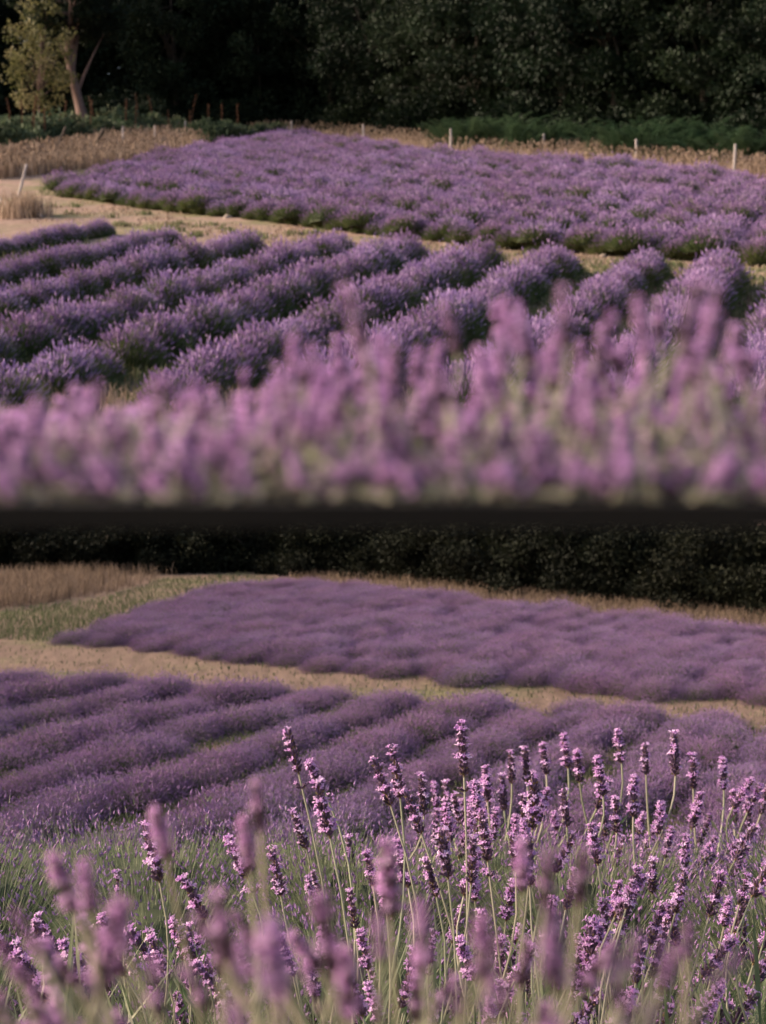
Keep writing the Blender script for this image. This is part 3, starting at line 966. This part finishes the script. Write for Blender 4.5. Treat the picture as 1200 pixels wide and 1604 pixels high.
heroes = [  # tip px, foot px, distance, full?
    (449, 1138, 468, 1212, 1.80, 0), (724, 1137, 727, 1216, 1.78, 0), (586, 1193, 612, 1262, 1.82, 0), (615, 1174, 627, 1250, 1.84, 0),
    (636, 1243, 660, 1306, 1.80, 0), (836, 1214, 834, 1298, 1.80, 0), (755, 1276, 764, 1350, 1.86, 0), (742, 1312, 738, 1385, 1.76, 0),
    (802, 1310, 808, 1366, 1.83, 1), (829, 1312, 830, 1388, 1.80, 0), (926, 1294, 937, 1356, 1.84, 1), (228, 1296, 250, 1381, 1.80, 0),
    (355, 1311, 388, 1377, 1.82, 0), (427, 1330, 440, 1403, 1.80, 0), (287, 1374, 322, 1440, 1.84, 1), (945, 1412, 947, 1492, 1.82, 0),
    (930, 1440, 924, 1536, 1.78, 0), (1073, 1366, 1058, 1430, 1.80, 0), (1050, 1432, 1030, 1492, 1.88, 0), (1047, 1492, 1040, 1534, 1.80, 0),
    (1040, 1530, 1030, 1582, 1.76, 1), (1172, 1370, 1158, 1418, 1.95, 1), (565, 1460, 577, 1520, 1.82, 1), (905, 1452, 903, 1515, 1.85, 0),
    (270, 1447, 290, 1505, 1.84, 0), (238, 1470, 262, 1535, 1.82, 0), (370, 1486, 394, 1532, 1.80, 0), (548, 1395, 557, 1455, 1.9, 0),
    (490, 1365, 500, 1398, 1.86, 1), (692, 1300, 702, 1376, 1.65, 1), (820, 1490, 818, 1540, 1.86, 0), (497, 1230, 517, 1312, 1.66, 0),
    (483, 1190, 508, 1240, 2.10, 0), (667, 1345, 684, 1405, 1.70, 1), (600, 1375, 606, 1430, 1.7, 1), (680, 1450, 672, 1510, 1.8, 0),
    (1140, 1400, 1134, 1452, 2.1, 1), (310, 1470, 300, 1530, 1.95, 0), (575, 1500, 590, 1550, 1.9, 0), (440, 1470, 460, 1530, 1.75, 0),
    # nearer, strongly out of focus
    (245, 1262, 262, 1350, 1.20, 1), (400, 1224, 408, 1305, 1.3, 1), (380, 1285, 392, 1370, 1.3, 1), (135, 1344, 142, 1432, 1.2, 1), (82, 1342, 120, 1430, 1.2, 1),
    (70, 1478, 84, 1566, 1.25, 1), (125, 1440, 146, 1512, 1.3, 1), (340, 1398, 358, 1512, 1.15, 1), (425, 1430, 440, 1570, .92, 1),
    (500, 1408, 520, 1530, .95, 1), (606, 1320, 612, 1440, 1.05, 1), (755, 1440, 760, 1540, 1.0, 1), (862, 1338, 852, 1424, 1.3, 1),
    (865, 1430, 872, 1560, .95, 1), (965, 1480, 968, 1580, .95, 1), (915, 1330, 905, 1420, 1.2, 1), (190, 1420, 150, 1560, .9, 1), (240, 1510, 250, 1600, 1.0, 1),
    (540, 1480, 548, 1600, .95, 1), (660, 1420, 668, 1520, 1.05, 1), (90, 1550, 100, 1630, 1.1, 1), (820, 1320, 818, 1400, 1.25, 1), (1020, 1340, 1022, 1400, 2.2, 1),
    # beyond the focus
    (968, 1145, 974, 1196, 2.7, 1), (1058, 1150, 1058, 1216, 2.5, 1), (884, 1152, 890, 1204, 2.9, 1), (902, 1174, 908, 1226, 2.8, 1), (850, 1166, 856, 1214, 3.0, 1),
    (936, 1188, 945, 1248, 2.4, 1), (996, 1218, 992, 1280, 2.4, 1), (1010, 1166, 1012, 1214, 2.9, 1), (1086, 1182, 1086, 1236, 2.9, 1), (1132, 1188, 1134, 1238, 2.9, 1),
    (800, 1178, 802, 1228, 2.9, 1), (822, 1172, 826, 1226, 2.9, 1), (760, 1200, 764, 1256, 2.6, 1), (745, 1226, 750, 1286, 2.4, 1), (786, 1215, 790, 1270, 2.6, 1),
    (660, 1215, 664, 1278, 2.3, 1), (1035, 1255, 1033, 1310, 2.5, 1), (1075, 1310, 1072, 1370, 2.3, 1), (965, 1250, 966, 1305, 2.5, 1), (885, 1240, 888, 1296, 2.6, 1),
    (460, 1270, 480, 1330, 2.3, 1), (545, 1310, 552, 1370, 2.4, 1), (700, 1262, 706, 1320, 2.5, 1), (1175, 1250, 1172, 1300, 3.0, 1), (1150, 1240, 1150, 1290, 3.1, 1),
]
plants = {}
PL = [('lavender_plant', .02, 2.28, 'lavender plant with the tallest sharp spikes, standing above its neighbours'),
      ('lavender_plant', -.36, 2.22, 'lavender plant with sparse sharp spikes leaning out over green leaves'),
      ('lavender_plant', .38, 2.32, 'lavender plant whose crisp stalks fan out and droop over grey green leaves'),
      ('lavender_plant', -.05, .48, 'close soft lavender plant in front of the sparse leaning spikes'),
      ('lavender_plant', .07, .46, 'close soft lavender plant in front of the fanning stalks'),
      ('lavender_plant', .30, 3.9, 'soft pink lavender plant crowded behind the tall sharp spikes'),
      ('lavender_plant', .75, 4.0, 'soft pink lavender plant behind the drooping crisp stalks'),
      ('lavender_plant', -.40, 3.7, 'thin soft lavender plant behind the sparse leaning spikes')]
for (nm, x, y, lab) in PL:
    e = empty(nm, (x, y, low_z(y)))
    tag(e, lab, 'lavender plant', 'lavender plants on the near bank')
    plants[(x, y)] = e
    foliage(e, 200 if y > 1.5 else 40, .13, .34 if y < 3 else .14, .006)
def nearest(x, y):
    return plants[min(plants, key=lambda k: abs(k[0] - x) * .6 + abs(k[1] - y))]
def grow(tx, ty, fx, fy, d, full, slen=None):
    top, foot = at(tx, ty, d), at(fx, fy, d)
    ax = top - foot
    ln = np.linalg.norm(ax)
    ax = ax + np.array([0, rng.normal(0, .15) * ln, 0])
    pl = nearest(foot[0], d)
    var = (spikes_full if full else spikes)[rng.integers(4 if full else 8)]
    bl = np.array([(foot[0] - pl.location.x) * .88 + rng.normal(0, .04), (foot[1] - pl.location.y) * .9 + rng.normal(0, .04), 0.0])
    bl[2] = low_z(pl.location.y + bl[1]) - pl.location.z - .01
    stalk(pl, bl, foot, ax, var, ln / SPIKE_LEN * 1.02, .0012 * max(.7, d / 1.9))
for h in heroes:
    h = list(h)
    h[4] = h[4] * (rng.uniform(.34, .60) if h[4] < 1.4 else 1.24 if h[4] < 2.2 else 1.45)
    grow(*h)
# the crowd between them
def crowd(n, xr, yr, dr, fan):
    for _ in range(n):
        d = rng.uniform(*dr)
        x, y = rng.uniform(*xr), rng.uniform(*yr)
        ln = 66 * rng.uniform(.8, 1.1) * (1 if d < 3 else .8)
        lean = (x - fan) / 600 * .75 + rng.normal(0, .24)
        grow(x + lean * ln, y, x, y + ln, d, rng.random() < .75)
crowd(50, (560, 1220), (1300, 1600), (2.15, 2.6), 620)
crowd(34, (20, 560), (1430, 1620), (2.1, 2.9), 620)
crowd(40, (300, 1220), (1440, 1640), (1.9, 2.9), 640)
crowd(58, (-20, 1180), (1430, 1660), (.34, .62), 620)
crowd(85, (640, 1230), (1205, 1420), (3.3, 4.6), 700)
crowd(30, (-20, 640), (1350, 1500), (3.2, 4.2), 640)
# bank plants behind, mostly hidden, that close the gaps
bank_pl = [lav_bush('bank', .30, .28, .20, 900, 1500, .012, .0045, (M_FLOWER_SOFT, M_LEAF), 1, True) for _ in range(3)]
for j, (gx, gy) in enumerate([(gx, gy) for gy in np.arange(1.15, 6.3, .40) for gx in np.arange(-.52 - .2 * gy, .53 + .2 * gy, .36)]):
    x = gx + rng.normal(0, .06); y = gy + rng.normal(0, .06)
    e = empty('lavender_cushion', (x, y, low_z(y) - .02), rng.random() * 6)
    s = rng.uniform(.8, 1.05) * (1.0 if 2.5 < y < 4 else .8)
    e.scale = (s, s, s * .9)
    tag(e, 'leafy grey green lavender cushion on the slope behind the close stalks', 'lavender plant', 'lavender cushions on the bank slope')
    v = bank_pl[rng.integers(3)]
    obj('foliage', v[0], e)
    fo = obj('flower_spikes', v[1], e); fo['kind'] = 'stuff'

# ------------------------------------------------------------------ raised shallow trough with dwarf lavender before the camera
TY0, TY1, TX = .33, .60, .34
TL = -.15
RIM, BOT = EYE - (788 - 680) / F * TY0, EYE - (828 - 680) / F * TY0
def box(bag, x0, x1, y0, y1, z0, z1, m=0):
    v = [(x, y, z) for z in (z0, z1) for y in (y0, y1) for x in (x0, x1)]
    q = [(0, 2, 3, 1), (4, 5, 7, 6), (0, 1, 5, 4), (2, 6, 7, 3), (0, 4, 6, 2), (1, 3, 7, 5)]
    f = []
    for a, b, c, d in q:
        f += [(a, b, c), (a, c, d)]
    bag.add(v, f, m, rng.random(8))
tr = empty('raised_trough', (0, (TY0 + TY1) / 2, .68))
tag(tr, 'shallow dark timber trough on tall legs, planted with dwarf lavender', 'planter')
cy = (TY0 + TY1) / 2
def tpart(name, *b, mat=M_TIMBER):
    bag = Bag()
    x0, x1, y0, y1, z0, z1 = b
    box(bag, x0, x1, y0 - cy, y1 - cy, z0 - .68, z1 - .68)
    return obj(name, bag.mesh(name, [mat]), tr)
tpart('front_board', TL, TX, TY0, TY0 + .012, BOT, RIM)
tpart('back_board', TL, TX, TY1 - .012, TY1, BOT, RIM)
tpart('end_board', TL - .012, TL, TY0 + .002, TY1 - .002, BOT, RIM)
tpart('end_board', TX, TX + .012, TY0 + .002, TY1 - .002, BOT, RIM)
tpart('base_board', TL + .001, TX - .001, TY0 + .012, TY1 - .012, BOT + .0005, BOT + .0015)
tpart('soil', TL + .001, TX - .001, TY0 + .012, TY1 - .012, BOT + .0015, RIM - .001, mat=M_SOIL)
for lx in (TL + .006, .31):
    for yy in (TY0 + .02, TY1 - .05):
        tpart('leg', lx - .006, lx + .006, yy, yy + .012, .66, BOT)

dwarf = []
for i, x in enumerate(np.linspace(-.13, .17, 9)):
    for y in (.38, .46, .54):
        xx = x + (.018 if y > .5 else 0)
        e = empty('dwarf_lavender', (xx, y, RIM - .001))
        tag(e, 'soft pink dwarf lavender planted in the shallow dark trough', 'lavender plant', 'dwarf lavender in the trough')
        foliage(e, 40, .014, .026, .0009, M_STEM)
        dwarf.append(e)
prof = lambda x: float(np.interp(x, [-100, 0, 150, 300, 420, 540, 620, 700, 800, 880, 950, 1000, 1060, 1100, 1200, 1300],
                                    [655, 640, 615, 600, 570, 490, 540, 510, 480, 470, 500, 470, 520, 455, 490, 470]))
def dwarf_grow(x, y, d, scale):
    top = at(x, y, d)
    pl = min(dwarf, key=lambda q: (q.location.x - top[0]) ** 2 + (q.location.y - d) ** 2)
    ax = np.array([rng.normal(0, .22), rng.normal(0, .2), 1.0])
    ax /= np.linalg.norm(ax)
    foot = top - ax * SPIKE_LEN * scale
    foot[2] = max(foot[2], RIM + .002 + .004 * rng.random())
    bl = np.array([rng.normal(0, .009), rng.normal(0, .009), 0.0])
    stalk(pl, bl, foot, ax, spikes_full[rng.integers(4)], scale, .0004)
for _ in range(820):
    x = rng.uniform(-40, 1290)
    d = .35 + .24 * rng.random() ** .8
    p = prof(x)
    y = p + rng.normal(0, 26) + (738 - p) * rng.random() ** .6
    dwarf_grow(x, y, d, rng.uniform(.42, .62) * d)
for (x, y) in [(540, 452), (555, 500), (790, 470), (880, 455), (960, 492), (1000, 470), (1100, 440), (1125, 450), (700, 480), (870, 520), (1080, 520), (620, 540)]:
    dwarf_grow(x, y, rng.uniform(.36, .48), .27)
# short side shoots lolling along the front rim
for _ in range(190):
    d = rng.uniform(.335, .42)
    x = (rng.uniform(-40, 1290) - 600) / F * d
    pl = min(dwarf, key=lambda q: (q.location.x - x) ** 2 + (q.location.y - d) ** 2)
    ax = np.array([rng.normal(0, .55), rng.normal(-.1, .3), .5])
    foot = np.array([x, d, RIM + rng.uniform(.0, .003)])
    stalk(pl, np.array([(x - pl.location.x) * .8, (d - pl.location.y) * .7 + .004, 0.0]), foot, ax, spikes_full[rng.integers(4)],
          rng.uniform(.36, .5) * d, .0004)
